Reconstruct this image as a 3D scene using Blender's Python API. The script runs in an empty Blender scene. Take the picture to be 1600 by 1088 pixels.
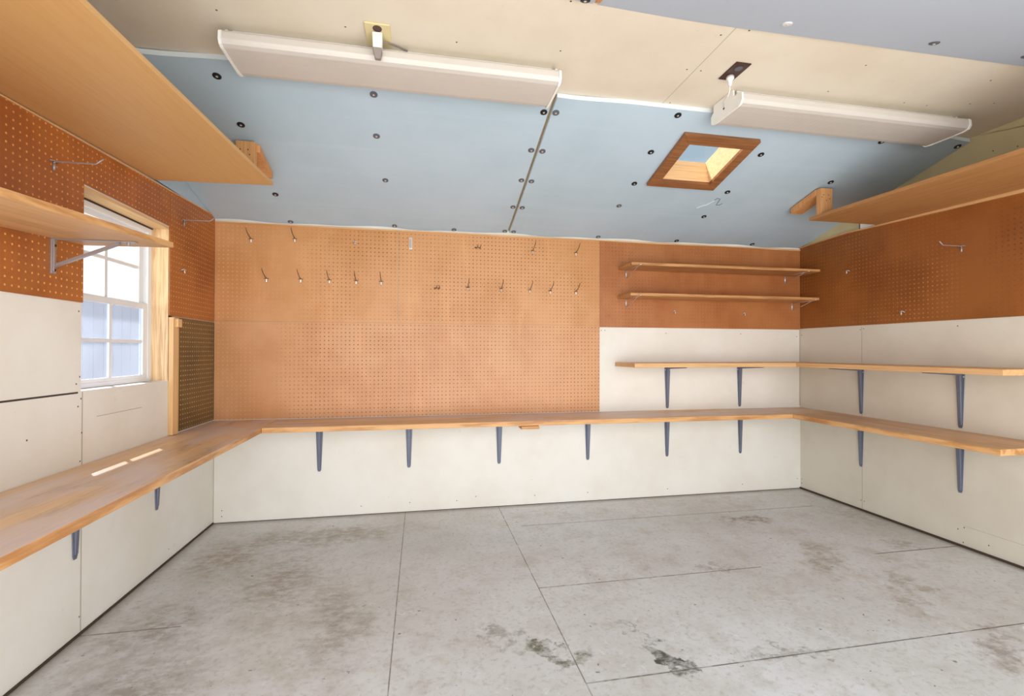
import bpy, math, random
from mathutils import Vector, Matrix
random.seed(7)
S = 0.0254                      # the scene is laid out in inches
D, W, H = 124.48, 161.80, 72.72  # back wall distance, room width, wall height
SL = 0.2817                     # ceiling slope
C = bpy.context.scene.collection
def lin(c):
    return tuple(((v/255)/12.92 if v/255 <= .04045 else ((v/255+.055)/1.055)**2.4) for v in c) + (1,)
def zs(y): return H + SL*(D-y)   # underside of the back slope
YF = 57.6; ZF = 86.1
def zf(y): return ZF - .30*(YF-y)  # underside of the front slope
ZB = 86.35                      # flat beige ceiling

# ------------------------------------------------------------------ nodes
class NT:
    def __init__(s, name, rough=.6, spec=.4):
        s.m = bpy.data.materials.new(name); s.m.use_nodes = True
        s.t = s.m.node_tree; s.n = s.t.nodes; s.b = s.n['Principled BSDF']
        s.b.inputs['Roughness'].default_value = rough
        s.b.inputs['Specular IOR Level'].default_value = spec
        g = s.n.new('ShaderNodeNewGeometry')
        v = s.n.new('ShaderNodeVectorMath'); v.operation = 'SCALE'; v.inputs['Scale'].default_value = 1/S
        s.t.links.new(g.outputs['Position'], v.inputs[0]); s.pos = v.outputs[0]
        x = s.n.new('ShaderNodeSeparateXYZ'); s.t.links.new(s.pos, x.inputs[0])
        s.x, s.y, s.z = x.outputs
    def set(s, sock, v):
        if hasattr(v, 'is_linked') or hasattr(v, 'links'): s.t.links.new(v, sock)
        else: sock.default_value = v
    def M(s, op, a, b=0.0, c=0.0, clamp=False):
        n = s.n.new('ShaderNodeMath'); n.operation = op; n.use_clamp = clamp
        for i, v in enumerate((a, b, c)): s.set(n.inputs[i], v)
        return n.outputs[0]
    def ramp(s, v, lo, hi, a=0., b=1.):
        n = s.n.new('ShaderNodeMapRange'); n.interpolation_type = 'SMOOTHSTEP'
        s.set(n.inputs[0], v)
        for i, q in enumerate((lo, hi, a, b)): n.inputs[i+1].default_value = q
        return n.outputs[0]
    def vec(s, x, y, z=0.0):
        n = s.n.new('ShaderNodeCombineXYZ')
        for i, v in enumerate((x, y, z)): s.set(n.inputs[i], v)
        return n.outputs[0]
    def noise(s, sc=(1, 1, 1), scale=1., detail=4., rough=.55, off=0., dist=0.):
        mp = s.n.new('ShaderNodeMapping'); s.t.links.new(s.pos, mp.inputs[0])
        mp.inputs['Scale'].default_value = sc; mp.inputs['Location'].default_value = (off, off*1.7, off*.6)
        n = s.n.new('ShaderNodeTexNoise'); s.t.links.new(mp.outputs[0], n.inputs['Vector'])
        n.inputs['Scale'].default_value = scale; n.inputs['Detail'].default_value = detail
        n.inputs['Roughness'].default_value = rough; n.inputs['Distortion'].default_value = dist
        return n.outputs['Fac']
    def mix(s, f, a, b, mode='MIX'):
        n = s.n.new('ShaderNodeMix'); n.data_type = 'RGBA'; n.blend_type = mode
        s.set(n.inputs[0], f); s.set(n.inputs[6], a); s.set(n.inputs[7], b)
        return n.outputs[2]
    def col(s, c): s.set(s.b.inputs['Base Color'], c); return s
    def bump(s, h, st=.2, d=.003):
        n = s.n.new('ShaderNodeBump'); n.inputs['Strength'].default_value = st; n.inputs['Distance'].default_value = d
        s.set(n.inputs['Height'], h); s.t.links.new(n.outputs[0], s.b.inputs['Normal']); return s

def plain(name, c, rough=.6, spec=.4, metal=0., var=.06):
    t = NT(name, rough, spec); t.b.inputs['Metallic'].default_value = metal
    n = t.noise(scale=.35, detail=5)
    t.col(t.mix(t.M('MULTIPLY', n, var*2), lin(c), lin([v*.72 for v in c])))
    return t.m

def wood(name, base, dark, axis=0, ring=.55, rough=.5, scuff_sheen=0., strips=0., stripax=1, spec=.35, grain=.5):
    """Grain runs along the given axis; strips = width of the glued staves."""
    t = NT(name, rough, spec)
    sc = [1.6, 1.6, 1.6]; sc[axis] = .07
    g = t.noise(tuple(sc), scale=1.2, detail=6, rough=.6, dist=.6)
    sf = [5., 5., 5.]; sf[axis] = .12
    f = t.noise(tuple(sf), scale=1.6, detail=3)
    k = t.ramp(g, .38, .68); k = t.M('MULTIPLY', k, grain)
    k = t.M('ADD', k, t.M('MULTIPLY', t.M('SUBTRACT', f, .5), .5), clamp=True)
    c = t.mix(k, lin(base), lin(dark))
    if strips:
        ax = (t.x, t.y, t.z)[stripax]; al = (t.x, t.y, t.z)[axis]
        cell = t.M('FLOOR', t.M('DIVIDE', ax, strips))
        cl = t.M('FLOOR', t.M('DIVIDE', t.M('ADD', al, t.M('MULTIPLY', cell, 13.7)), 27.))
        w = s_white(t, t.vec(cell, cl, 0.))
        c = t.mix(t.M('MULTIPLY', w, .35), c, lin([v*.80 for v in dark]))
        fr = t.M('ABSOLUTE', t.M('SUBTRACT', t.M('FRACT', t.M('DIVIDE', ax, strips)), .5))
        c = t.mix(t.ramp(fr, .47, .5, 0, .3), c, lin([v*.6 for v in dark]))
    if scuff_sheen:
        sc = [.35, .35, .35]; sc[axis] = .09
        u = t.noise(tuple(sc), scale=1.0, detail=6, rough=.65, off=3.3)
        c = t.mix(t.ramp(u, .53, .72, 0, scuff_sheen), c, lin((112, 88, 84)))
        u2 = t.noise(tuple(v*.5 for v in sc), scale=1.0, detail=5, off=9.1)
        c = t.mix(t.ramp(u2, .40, .62, 0, min(.7, scuff_sheen*2.2)), c, lin((214, 200, 200)))  # cool sheen painted as pale patches over the worn wood
    if scuff_sheen or strips:
        g_ = t.n.new('ShaderNodeNewGeometry'); sx_ = t.n.new('ShaderNodeSeparateXYZ'); t.t.links.new(g_.outputs['True Normal'], sx_.inputs[0])
        sc = [.9, .9, .9]; sc[axis] = .1
        sd = t.mix(t.ramp(t.noise(tuple(sc), scale=1.0, detail=5, off=6.), .4, .65), lin((218,168,112)), lin((180,124,72)))
        c = t.mix(t.ramp(t.M('ABSOLUTE', sx_.outputs[2]), .3, .6), sd, c)
    t.col(c); t.bump(f, .12, .001)
    return t.m
def s_white(t, v):
    n = t.n.new('ShaderNodeTexWhiteNoise'); n.noise_dimensions = '3D'; t.t.links.new(v, n.inputs[0]); return n.outputs[0]

def pegmat(name, axis, base, dark, light_hole, dark_hole, lo, hi, off=(0., 0.), amt=.85, rough=.42, spec=.45, keep=.30, hr=(.13,.20)):
    """Pegboard: 1 inch grid of holes; holes go from light_hole to dark_hole along the axis between lo and hi."""
    t = NT(name, rough, spec)
    u = t.x if axis == 0 else t.y
    fu = t.M('SUBTRACT', t.M('FRACT', t.M('ADD', u, off[0])), .5)
    fv = t.M('SUBTRACT', t.M('FRACT', t.M('ADD', t.z, off[1])), .5)
    r = t.M('SQRT', t.M('ADD', t.M('MULTIPLY', fu, fu), t.M('MULTIPLY', fv, fv)))
    hole = t.ramp(r, hr[0], hr[1], 1., 0.)
    vis = t.ramp(t.noise(scale=.05, detail=3, off=5.), .38, .60, keep, 1.)
    one = s_white(t, t.vec(t.M('FLOOR', t.M('ADD', u, off[0])), t.M('FLOOR', t.M('ADD', t.z, off[1])), 1.))
    vis = t.M('MULTIPLY', vis, t.ramp(one, 0, 1, .65, 1.))
    n = t.noise(scale=.07, detail=5, rough=.6)
    n2 = t.noise((.25, .25, .05), scale=.9, detail=4, off=2.)
    c = t.mix(t.ramp(n, .35, .68), lin(base), lin(dark))
    c = t.mix(t.ramp(n2, .5, .8, 0, .35), c, lin([min(255, v*1.13) for v in base]))
    hc = t.mix(t.ramp(u, lo, hi), lin(light_hole), lin(dark_hole))  # light showing in the holes is painted in, shifting along the wall
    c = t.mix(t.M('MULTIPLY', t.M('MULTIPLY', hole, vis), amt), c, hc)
    t.col(c)
    return t.m

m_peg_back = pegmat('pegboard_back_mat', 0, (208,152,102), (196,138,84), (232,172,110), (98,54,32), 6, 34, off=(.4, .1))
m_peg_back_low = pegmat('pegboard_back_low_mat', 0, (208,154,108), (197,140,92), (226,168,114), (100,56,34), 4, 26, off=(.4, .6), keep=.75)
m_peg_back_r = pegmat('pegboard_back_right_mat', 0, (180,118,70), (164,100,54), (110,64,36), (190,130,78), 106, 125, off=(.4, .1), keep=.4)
m_peg_left = pegmat('pegboard_left_mat', 1, (178,108,52), (154,88,42), (246,176,96), (246,176,96), 0, 1, off=(.2, .35), keep=.85, amt=.95, hr=(.10,.17))
m_peg_right = pegmat('pegboard_right_mat', 1, (150,90,40), (130,74,30), (84,44,20), (200,138,76), 72, 88, off=(.1, .2), keep=.25, amt=.8)  # board colour darkened to carry the light falloff on the right
m_peg_olive = pegmat('pegboard_olive_mat', 1, (118,92,50), (96,76,44), (232,198,132), (232,198,132), 0, 1, off=(.2, .35), keep=1., amt=1., hr=(.10,.17))

m_bench_x = wood('bench_wood_x', (230,194,150), (204,158,112), 0, scuff_sheen=.45, strips=2.6, stripax=1, rough=.42)
m_bench_y = wood('bench_wood_y', (232,196,152), (206,160,112), 1, scuff_sheen=.5, strips=2.6, stripax=0, rough=.38)
m_bench_r = wood('bench_wood_r', (222,180,132), (190,142,94), 1, scuff_sheen=.1, strips=2.6, stripax=0, rough=.45)
m_shelf_x = wood('shelf_wood_x', (222,178,128), (186,136,86), 0, rough=.5)
m_shelf_y = wood('shelf_wood_y', (222,176,124), (190,140,90), 1, rough=.5)
m_ply_left = wood('plywood_left', (212,168,112), (200,150,92), 1, rough=.5, grain=.35)
m_ply_right = wood('plywood_right', (182,132,82), (152,104,60), 1, rough=.5, grain=.5)  # plywood made darker in colour, standing in for dimmer light there
m_small = wood('small_shelf_wood', (206,152,98), (148,92,54), 0, rough=.5, grain=.7)
m_lam = wood('pine_left_shelf', (216,170,120), (190,140,92), 1, rough=.5, strips=2., stripax=0, grain=.3)
m_stud = wood('stud_wood', (218,160,104), (190,126,76), 2, rough=.6, grain=.6)
m_jamb = wood('jamb_wood', (240,208,162), (196,148,98), 2, rough=.6, grain=.8)
m_batten = wood('batten_wood', (232,190,136), (206,160,104), 2, rough=.6)
m_head = wood('head_wood', (232,196,146), (206,164,112), 1, rough=.6)
m_frame_w = wood('skylight_frame_wood', (154,102,62), (116,70,40), 0, rough=.4, grain=.8)
m_shaft = wood('skylight_shaft_wood', (240,200,150), (216,168,114), 0, rough=.5, grain=.6)
m_steel = plain('bracket_steel', (112,118,136), .45, .5, .35)
m_zinc = plain('zinc_wire', (224,220,214), .35, .5, .6)
m_galv = plain('galvanised_steel', (172,166,168), .4, .5, .5)
m_wire_dark = plain('dull_wire', (138,112,88), .4, .5, .7)
m_black = plain('black_plastic', (26,26,30), .45, .4)
m_grey_cap = plain('grey_plastic', (96,98,104), .45, .4)
m_white_cap = plain('white_plastic_cap', (228,228,226), .4)
m_vinyl = plain('white_vinyl', (238,240,242), .35)
m_housing = plain('white_enamel', (246,246,242), .3)
m_lens = None
m_ivory = plain('ivory_plastic', (226,208,160), .4)
m_brown = plain('brown_plastic', (66,38,32), .35)
m_whitepl = plain('white_plug_plastic', (240,238,234), .4)
m_greypl = plain('grey_plug_plastic', (140,128,122), .5)
m_nail = plain('nail_steel', (60,54,50), .5)
m_tan = plain('roof_deck', (176,158,126), .8)
m_foam_edge = plain('foam_edge', (226,234,238), .7)

t = NT('fixture_lens', .35, .5)
gr = t.M('SINE', t.M('MULTIPLY', t.y, 24.)); 
t.col(t.mix(t.M('MULTIPLY', t.noise(scale=.2), .5), lin((212,205,198)), lin((198,190,182)))); t.bump(gr, .25, .0008); m_lens = t.m

def painted(name, c, c2, stain=(150,128,100)):
    t = NT(name, .55, .35)
    n = t.noise(scale=.05, detail=6, rough=.6); n2 = t.noise(scale=.4, detail=6, rough=.65, off=4.)
    k = t.mix(t.ramp(n, .35, .7), lin(c), lin(c2))
    k = t.mix(t.ramp(n2, .66, .80, 0, .22), k, lin(stain))
    n3 = t.noise(scale=1.1, detail=3, off=11.)
    k = t.mix(t.ramp(n3, .74, .78, 0, .35), k, lin((140,120,96)))
    t.col(k); t.bump(n2, .05, .002); return t
m_white = painted('white_painted_panel', (236,233,226), (228,223,212)).m
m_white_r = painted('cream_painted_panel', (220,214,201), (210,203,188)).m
m_gable = painted('cream_gable_panel', (212,200,158), (198,185,144)).m
m_beige = painted('beige_ceiling_board', (230,219,202), (221,208,188)).m
t = NT('blue_foam', .6, .3)
n = t.noise(scale=.045, detail=5); n2 = t.noise((.02, .5, .5), scale=.8, detail=3, off=3.)
k = t.mix(t.ramp(n, .3, .7), lin((188,206,220)), lin((178,198,211)))
k = t.mix(t.ramp(n2, .5, .8, 0, .3), k, lin((198,214,226))); t.col(k); t.bump(n, .1, .01); m_foam = t.m
t = NT('pink_grey_foam', .6, .3)
t.col(t.mix(t.noise(scale=.04), lin((194,203,218)), lin((188,197,210)))); m_foam_f = t.m

# glass
def glass(name, c, rough, dirt=.15, dirtc=(215,222,232), vary=.6):
    m = bpy.data.materials.new(name); m.use_nodes = True; nt = m.node_tree; nt.nodes.clear()
    o = nt.nodes.new('ShaderNodeOutputMaterial')
    tr = nt.nodes.new('ShaderNodeBsdfTransparent'); tr.inputs[0].default_value = lin(c)
    gl = nt.nodes.new('ShaderNodeBsdfGlossy'); gl.inputs['Roughness'].default_value = rough
    df = nt.nodes.new('ShaderNodeBsdfTranslucent'); df.inputs[0].default_value = lin(dirtc)
    fr = nt.nodes.new('ShaderNodeValue'); fr.outputs[0].default_value = .04
    tc = nt.nodes.new('ShaderNodeNewGeometry'); no = nt.nodes.new('ShaderNodeTexNoise'); no.inputs['Scale'].default_value = 5; no.inputs['Detail'].default_value = 5
    nt.links.new(tc.outputs['Position'], no.inputs['Vector'])
    mr = nt.nodes.new('ShaderNodeMapRange'); mr.inputs[1].default_value = .3; mr.inputs[2].default_value = .75; mr.inputs[3].default_value = dirt*(1-vary); mr.inputs[4].default_value = dirt*(1+vary)
    nt.links.new(no.outputs[0], mr.inputs[0])
    m1 = nt.nodes.new('ShaderNodeMixShader'); nt.links.new(mr.outputs[0], m1.inputs[0]); nt.links.new(tr.outputs[0], m1.inputs[1]); nt.links.new(df.outputs[0], m1.inputs[2])
    m2 = nt.nodes.new('ShaderNodeMixShader'); nt.links.new(fr.outputs[0], m2.inputs[0]); nt.links.new(m1.outputs[0], m2.inputs[1]); nt.links.new(gl.outputs[0], m2.inputs[2])
    nt.links.new(m2.outputs[0], o.inputs[0]); return m
m_glass = glass('window_glass', (248,250,252), .05, .12)
m_glass_low = glass('hazy_window_glass', (218,224,238), .1, .14, (210,217,234), .3)
m_glass_sky = glass('skylight_glass', (235,240,245), .1, .02, (215,222,232), .2)

# ------------------------------------------------------------------ mesh builder
class MB:
    def __init__(s): s.v = []; s.f = []; s.mi = []
    def hexa(s, p, mi=0):
        """p: 4 bottom points then the 4 above them, both rings counter-clockwise seen from above"""
        b = len(s.v); s.v += [tuple(q) for q in p]
        for f in ((3,2,1,0), (4,5,6,7), (0,1,5,4), (1,2,6,5), (2,3,7,6), (3,0,4,7)):
            s.f.append(tuple(b+i for i in f)); s.mi.append(mi)
        return s
    def box(s, x0, x1, y0, y1, z0, z1, mi=0):
        return s.hexa([(x0,y0,z0),(x1,y0,z0),(x1,y1,z0),(x0,y1,z0),(x0,y0,z1),(x1,y0,z1),(x1,y1,z1),(x0,y1,z1)], mi)
    def prism(s, poly, axis, a, b, mi=0):
        """extrude a polygon given in the two other axes"""
        n = len(poly); k = len(s.v)
        def P(u, v, w): return {0: (w, u, v), 1: (u, w, v), 2: (u, v, w)}[axis]
        s.v += [P(u, v, a) for u, v in poly] + [P(u, v, b) for u, v in poly]
        s.f.append(tuple(k+i for i in range(n))); s.f.append(tuple(k+n+i for i in reversed(range(n)))); s.mi += [mi, mi]
        for i in range(n):
            j = (i+1) % n; s.f.append((k+i, k+n+i, k+n+j, k+j)); s.mi.append(mi)
        return s
    def tube(s, path, r, n=8, mi=0):
        k = len(s.v); P = [Vector(p) for p in path]
        rs = r if isinstance(r, (list, tuple)) else [r]*len(P)
        up = None
        for i, p in enumerate(P):
            d = ((P[i+1]-p).normalized() if i < len(P)-1 else Vector()) + ((p-P[i-1]).normalized() if i else Vector())
            d.normalize()
            if up is None:
                up = d.cross(Vector((0,0,1)));
                if up.length < .2: up = d.cross(Vector((1,0,0)))
            a = (up - d*up.dot(d)).normalized(); up = a; c = d.cross(a)
            for j in range(n):
                t_ = 2*math.pi*j/n; s.v.append(tuple(p + (a*math.cos(t_) + c*math.sin(t_))*rs[i]))
        for i in range(len(P)-1):
            for j in range(n):
                q = (j+1) % n; s.f.append((k+i*n+j, k+i*n+q, k+(i+1)*n+q, k+(i+1)*n+j)); s.mi.append(mi)
        s.f.append(tuple(k+j for j in reversed(range(n)))); s.f.append(tuple(k+(len(P)-1)*n+j for j in range(n))); s.mi += [mi, mi]
        return s
    def build(s, name, mats, parent=None, origin=None, bevel=0., smooth=False):
        mats = mats if isinstance(mats, (list, tuple)) else [mats]
        if origin is None:
            origin = [ (min(v[i] for v in s.v)+max(v[i] for v in s.v))/2 for i in range(3)]
            origin[2] = min(v[2] for v in s.v)
        o3 = Vector(origin)
        me = bpy.data.meshes.new(name); me.from_pydata([tuple((Vector(v)-o3)*S) for v in s.v], [], s.f)
        for m in mats: me.materials.append(m)
        for p, i in zip(me.polygons, s.mi): p.material_index = i; p.use_smooth = smooth
        import bmesh
        bm = bmesh.new(); bm.from_mesh(me); bmesh.ops.recalc_face_normals(bm, faces=bm.faces)
        bm.to_mesh(me); bm.free(); me.update()
        o = bpy.data.objects.new(name, me); C.objects.link(o)
        if parent is not None:
            o.parent = parent; o.location = o3*S - world_loc(parent)
        else: o.location = o3*S
        if bevel:
            b = o.modifiers.new('bevel', 'BEVEL'); b.width = bevel*S; b.segments = 2; b.limit_method = 'ANGLE'
        return o
def world_loc(o):
    v = Vector(o.location)
    while o.parent is not None: o = o.parent; v += Vector(o.location)
    return v
def tag(o, label, cat, group=None):
    o['label'] = label; o['category'] = cat
    if group: o['group'] = group
    return o
def thing(name, label, cat, loc, group=None):
    o = bpy.data.objects.new(name, None); C.objects.link(o); o.location = Vector(loc)*S
    o.empty_display_size = .05
    return tag(o, label, cat, group)
def struct(o): o['kind'] = 'structure'; return o
def place(mesh, name, parent, loc, rot=(0,0,0)):
    """another copy of a part, at a world position in inches"""
    o = bpy.data.objects.new(name, mesh); C.objects.link(o); o.parent = parent
    o.location = Vector(loc)*S - (world_loc(parent) if parent else Vector()); o.rotation_euler = rot
    return o

# ------------------------------------------------------------------ floor
t = NT('concrete_floor', .55, .4)
X, Y = t.x, t.y
a1 = t.noise(scale=.03, detail=6, rough=.6); a2 = t.noise(scale=.18, detail=7, rough=.65, off=5.); a3 = t.noise(scale=1.3, detail=6, rough=.7, off=8.)
c = t.mix(t.ramp(a1, .35, .68), lin((219,221,222)), lin((204,204,201)))
c = t.mix(t.ramp(a2, .45, .75, 0, .6), c, lin((186,181,170)))
c = t.mix(t.ramp(a3, .48, .74, 0, .6), c, lin((172,168,160)))
c = t.mix(t.ramp(t.noise((1,2.2,1), scale=.35, detail=9, rough=.75, off=17., dist=1.2), .55, .68, 0, .4), c, lin((168,163,153)))
c = t.mix(t.ramp(t.noise(scale=.7, detail=4, off=21., dist=1.5), .60, .72, 0, .4), c, lin((236,236,234)))
patch = t.ramp(t.noise((1, 1.6, 1), scale=.55, detail=8, rough=.7, off=13.), .36, .62, .25, 1.)
wx = t.M('ADD', X, t.M('MULTIPLY', t.M('SUBTRACT', t.noise(scale=.3, detail=8, rough=.65, off=1.), .5), 17.))
wy = t.M('ADD', Y, t.M('MULTIPLY', t.M('SUBTRACT', t.noise(scale=.3, detail=8, rough=.65, off=7.), .5), 17.))
def blob(cx, cy, rx, ry, ang, colr, amt, soft=.75, warp=True):
    global c
    ux = t.M('SUBTRACT', wx if warp else X, cx); uy = t.M('SUBTRACT', wy if warp else Y, cy)
    ca, sa = math.cos(ang), math.sin(ang)
    p = t.M('DIVIDE', t.M('ADD', t.M('MULTIPLY', ux, ca), t.M('MULTIPLY', uy, sa)), rx)
    q = t.M('DIVIDE', t.M('SUBTRACT', t.M('MULTIPLY', uy, ca), t.M('MULTIPLY', ux, sa)), ry)
    r = t.M('SQRT', t.M('ADD', t.M('MULTIPLY', p, p), t.M('MULTIPLY', q, q)))
    c = t.mix(t.M('MULTIPLY', t.ramp(r, 1.-soft, 1., amt, 0.), patch), c, lin(colr))
blob(11, 104, 10, 14, 0, (146,114,74), .7, 1.)
blob(24, 92, 12, 22, .2, (134,116,92), .62, 1.)
blob(10, 80, 12, 12, 0, (128,110,94), .62, 1.)
blob(36, 76, 7, 20, .1, (132,118,98), .62, 1.)
blob(14, 64, 14, 14, 0, (126,110,98), .62, 1.)
blob(28, 112, 26, 7, 0, (140,124,98), .6)
blob(127, 103, 9, 3, 0, (120,90,64), .8)
blob(128, 82, 12, 5, .9, (138,114,80), .55)
blob(132, 68, 14, 3.2, .8, (140,112,78), .5)
blob(150, 84, 5, 3, 0, (130,108,76), .45)
blob(128, 52, 9, 3.2, .6, (118,90,64), .6)
blob(104, 82, 6, 1.6, 0, (124,106,80), .5)
blob(60, 68, 3.5, 3, 0, (104,104,90), .55, .5)
blob(67, 62.5, 5.5, 2.4, -.5, (104,104,84), .95, .5)
blob(82, 59, 4.8, 1.7, -1.1, (76,78,70), 1., .5)
blob(82, 58.5, 3.4, .7, -1.1, (80,82,74), .9, .6, False)
blob(79.5, 65.5, 4.5, .5, -1.2, (110,106,100), .6, .7)
blob(100, 57, 10, 1.5, 0, (104,92,76), .5)
blob(158, 100, 8, 16, .3, (136,120,96), .4)
def blobs_line(x0, x1, y0, y1, axis, w, colr, amt):
    """a hairline joint between two sheets"""
    global c
    d_ = t.M('ABSOLUTE', t.M('SUBTRACT', X if axis == 0 else Y, x0 if axis == 0 else y0))
    a, b = (y0, y1) if axis == 0 else (x0, x1); q = Y if axis == 0 else X
    k = t.ramp(d_, w*.45, w, 1., 0.)
    k = t.M('MULTIPLY', k, t.M('MULTIPLY', t.M('GREATER_THAN', q, a), t.M('LESS_THAN', q, b)))
    k = t.M('MULTIPLY', k, t.ramp(t.noise(scale=.5, detail=3, off=2.), .3, .55, amt*.45, amt))
    c = t.mix(k, c, lin(colr))
blobs_line(44.9, 0, 0, 125, 0, .11, (92,86,78), .8)
blobs_line(69.0, 0, 0, 125, 0, .11, (92,86,78), .8)
blobs_line(69, 113, 80.4, 0, 1, .18, (96,88,76), .8)
blobs_line(140, 162, 81.3, 0, 1, .2, (80,72,62), .9)
blobs_line(69, 162, 56.3, 0, 1, .15, (80,74,64), .85)
blobs_line(72, 152, 109.6, 0, 1, .3, (118,112,102), .5)
blobs_line(0, 13.5, 79.2, 0, 1, .2, (110,92,76), .7)
# dark specks and darker margins by the walls
c = t.mix(t.ramp(t.noise(scale=.9, detail=2, off=31.), .735, .755, 0, .7), c, lin((92,78,62)))
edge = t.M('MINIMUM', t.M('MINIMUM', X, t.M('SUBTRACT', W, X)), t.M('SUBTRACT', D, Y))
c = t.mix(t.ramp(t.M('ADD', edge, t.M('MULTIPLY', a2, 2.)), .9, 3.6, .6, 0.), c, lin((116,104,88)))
t.col(c); t.bump(a3, .1, .002); m_floor = t.m
struct(MB().box(0, W, 8, D, -1.5, 0).build('floor', m_floor))
m_out = plain('outdoor_concrete', (196,192,184), .8)
struct(MB().box(-420, 420, -260, 8, -3, -.6).box(-420, -4.6, 8, 420, -3, -.6).build('ground_outside', m_out))

# ------------------------------------------------------------------ walls
def dots(mb, pts, axis, at, side, mi=1, r=.13):
    """small nail heads lying on a wall face; pts are (u, z)"""
    for u, z in pts:
        k = len(mb.v); ring = []
        for j in range(8):
            a = 2*math.pi*j/8; du, dz = r*math.cos(a), r*math.sin(a)
            ring.append((u+du, at+side*.03, z+dz) if axis == 1 else (at+side*.03, u+du, z+dz))
        mb.v += ring; mb.f.append(tuple(range(k, k+8))); mb.mi.append(mi)
def groove(mb, axis, at, side, u0, u1, z0, z1, mi=1):
    k = len(mb.v)
    q = [(u0,z0),(u1,z0),(u1,z1),(u0,z1)]
    mb.v += [(u, at+side*.02, z) if axis == 1 else (at+side*.02, u, z) for u, z in q]
    mb.f.append((k,k+1,k+2,k+3)); mb.mi.append(mi)

m_gap = plain('dark_gap', (74,62,50), .9)
m_faint = plain('faint_joint', (188,178,160), .8)
# back wall
b = MB().box(-4.5, W+4.5, D, D+4.5, -1, H+4)
dots(b, [(2,3),(2,1.6),(34,2.2),(46,2.4),(58,2.2),(63,3),(79,2.4),(94,2.4),(99,47.2),(97.9,47.2),(117.5,46.6),(141.5,46.6),(160.6,46),(160.8,3),(142,2.2),(118,2.1),(76.5,22.7)], 1, D, -1)
groove(b, 1, D, -1, .05, .25, 0, 24, 2); groove(b, 1, D, -1, .2, W-.2, .01, .15, 1)
groove(b, 1, D, -1, W-.3, W-.02, 25, 48, 2)
wb = struct(b.build('wall_back', [m_white, m_nail, m_faint]))
# left wall round the window opening
WY0, WY1, WZ0, WZ1 = 79.6, 103.7, 35.35, 65.6
b = MB().box(-4.5, 0, 8, D, -1, WZ0).box(-4.5, 0, 8, WY0, WZ0, H).box(-4.5, 0, WY1, D, WZ0, H).box(-4.5, 0, WY0, WY1, WZ1, H)
b.prism([(8, H), (D, H), (D, H+.6), (80, ZB+.4), (56, ZB+.4), (8, zf(8)+.6)], 0, -4.5, 0, 3)
dots(b, [(79,47),(79.3,37.5),(78.6,36.5),(79.6,34.3),(79,33.2),(79.8,29.3),(79.2,20.5),(79.6,2.6),(104.5,2.2),(78.9,12),(70,30),(79.5,25.2)], 0, 0, 1)
groove(b, 0, 0, 1, 8, 79, 35.1, 35.35, 1); groove(b, 0, 0, 1, 79.8, 80.0, 0, 35.3, 2); groove(b, 0, 0, 1, 83, 95, 31.2, 31.3, 2)
wl = struct(b.build('wall_left', [m_white, m_nail, m_faint, m_foam]))
# right wall with its gable
b = MB().box(W, W+4.5, 8, D, -1, 48.3, 0).box(W, W+4.5, 8, D, 48.3, H, 3)
b.prism([(8, H), (D, H), (D, H+.6), (80, ZB+.4), (56, ZB+.4), (8, zf(8)+.6)], 0, W, W+4.5, 3)
dots(b, [(D-.6,46.4),(D-.6,3),(D-.6,1.7),(104.4,47.2),(103.4,47.4),(104.3,2.6),(103.4,2.6),(81.5,47),(81.6,3.5),(80.4,4.2),(80.6,1.0),(76,2.2),(69.8,35),(66,4),(75,82),(71,81.2),(90,79.6)], 0, W, -1)
groove(b, 0, W, -1, 103.9, 104.05, 0, 48, 2); groove(b, 0, W, -1, 20, 80.5, 4.5, 4.58, 2)
wr = struct(b.build('wall_right', [m_white_r, m_nail, m_faint, m_gable]))
# front wall with the wide doorway the picture is taken through
b = MB().box(-4.5, 6, 4, 8, -1, H+2).box(W-6, W+4.5, 4, 8, -1, H+2).box(6, W-6, 4, 8, 70, H+2)
struct(b.build('wall_front', m_white))
# gaps at the foot of the walls
b = MB().box(W-.35, W-.02, 40, D-.1, .02, .45); struct(b.build('trim_1', m_gap))
b = MB().box(.02, .3, 40, D-.1, .02, .3); struct(b.build('trim_2', m_gap))

# ------------------------------------------------------------------ ceiling
SKX0, SKX1, SKY0, SKY1 = 101.3, 113.4, 86.1, 97.7
def sheet(xs, ys, zfun, th, hole=None, mi=(0, 1), yedge=None):
    """a gently wavy board: underside, top and edges, with a rectangular hole"""
    mb = MB(); nx, ny = len(xs), len(ys); idx = {}
    for k in (0, 1):
        for i, x in enumerate(xs):
            for j, y in enumerate(ys):
                yy = yedge(x) if (yedge and j == 0) else y
                idx[k,i,j] = len(mb.v); mb.v.append((x, yy, zfun(x, yy) + k*th))
    def cut(i, j): return hole and xs[i] >= hole[0]-.01 and xs[i+1] <= hole[1]+.01 and ys[j] >= hole[2]-.01 and ys[j+1] <= hole[3]+.01
    cells = {(i, j) for i in range(nx-1) for j in range(ny-1) if not cut(i, j)}
    for i, j in cells:
        q = [(i,j),(i,j+1),(i+1,j+1),(i+1,j)]
        mb.f.append(tuple(idx[0,a,b_] for a, b_ in q)); mb.mi.append(mi[0])
        mb.f.append(tuple(idx[1,a,b_] for a, b_ in reversed(q))); mb.mi.append(mi[0])
        for (di, dj), (p, q2) in (((-1,0),((i,j),(i,j+1))), ((1,0),((i+1,j+1),(i+1,j))), ((0,-1),((i+1,j),(i,j))), ((0,1),((i,j+1),(i+1,j+1)))):
            if (i+di, j+dj) not in cells:
                mb.f.append((idx[0,p[0],p[1]], idx[1,p[0],p[1]], idx[1,q2[0],q2[1]], idx[0,q2[0],q2[1]])); mb.mi.append(mi[1])
    return mb
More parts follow.
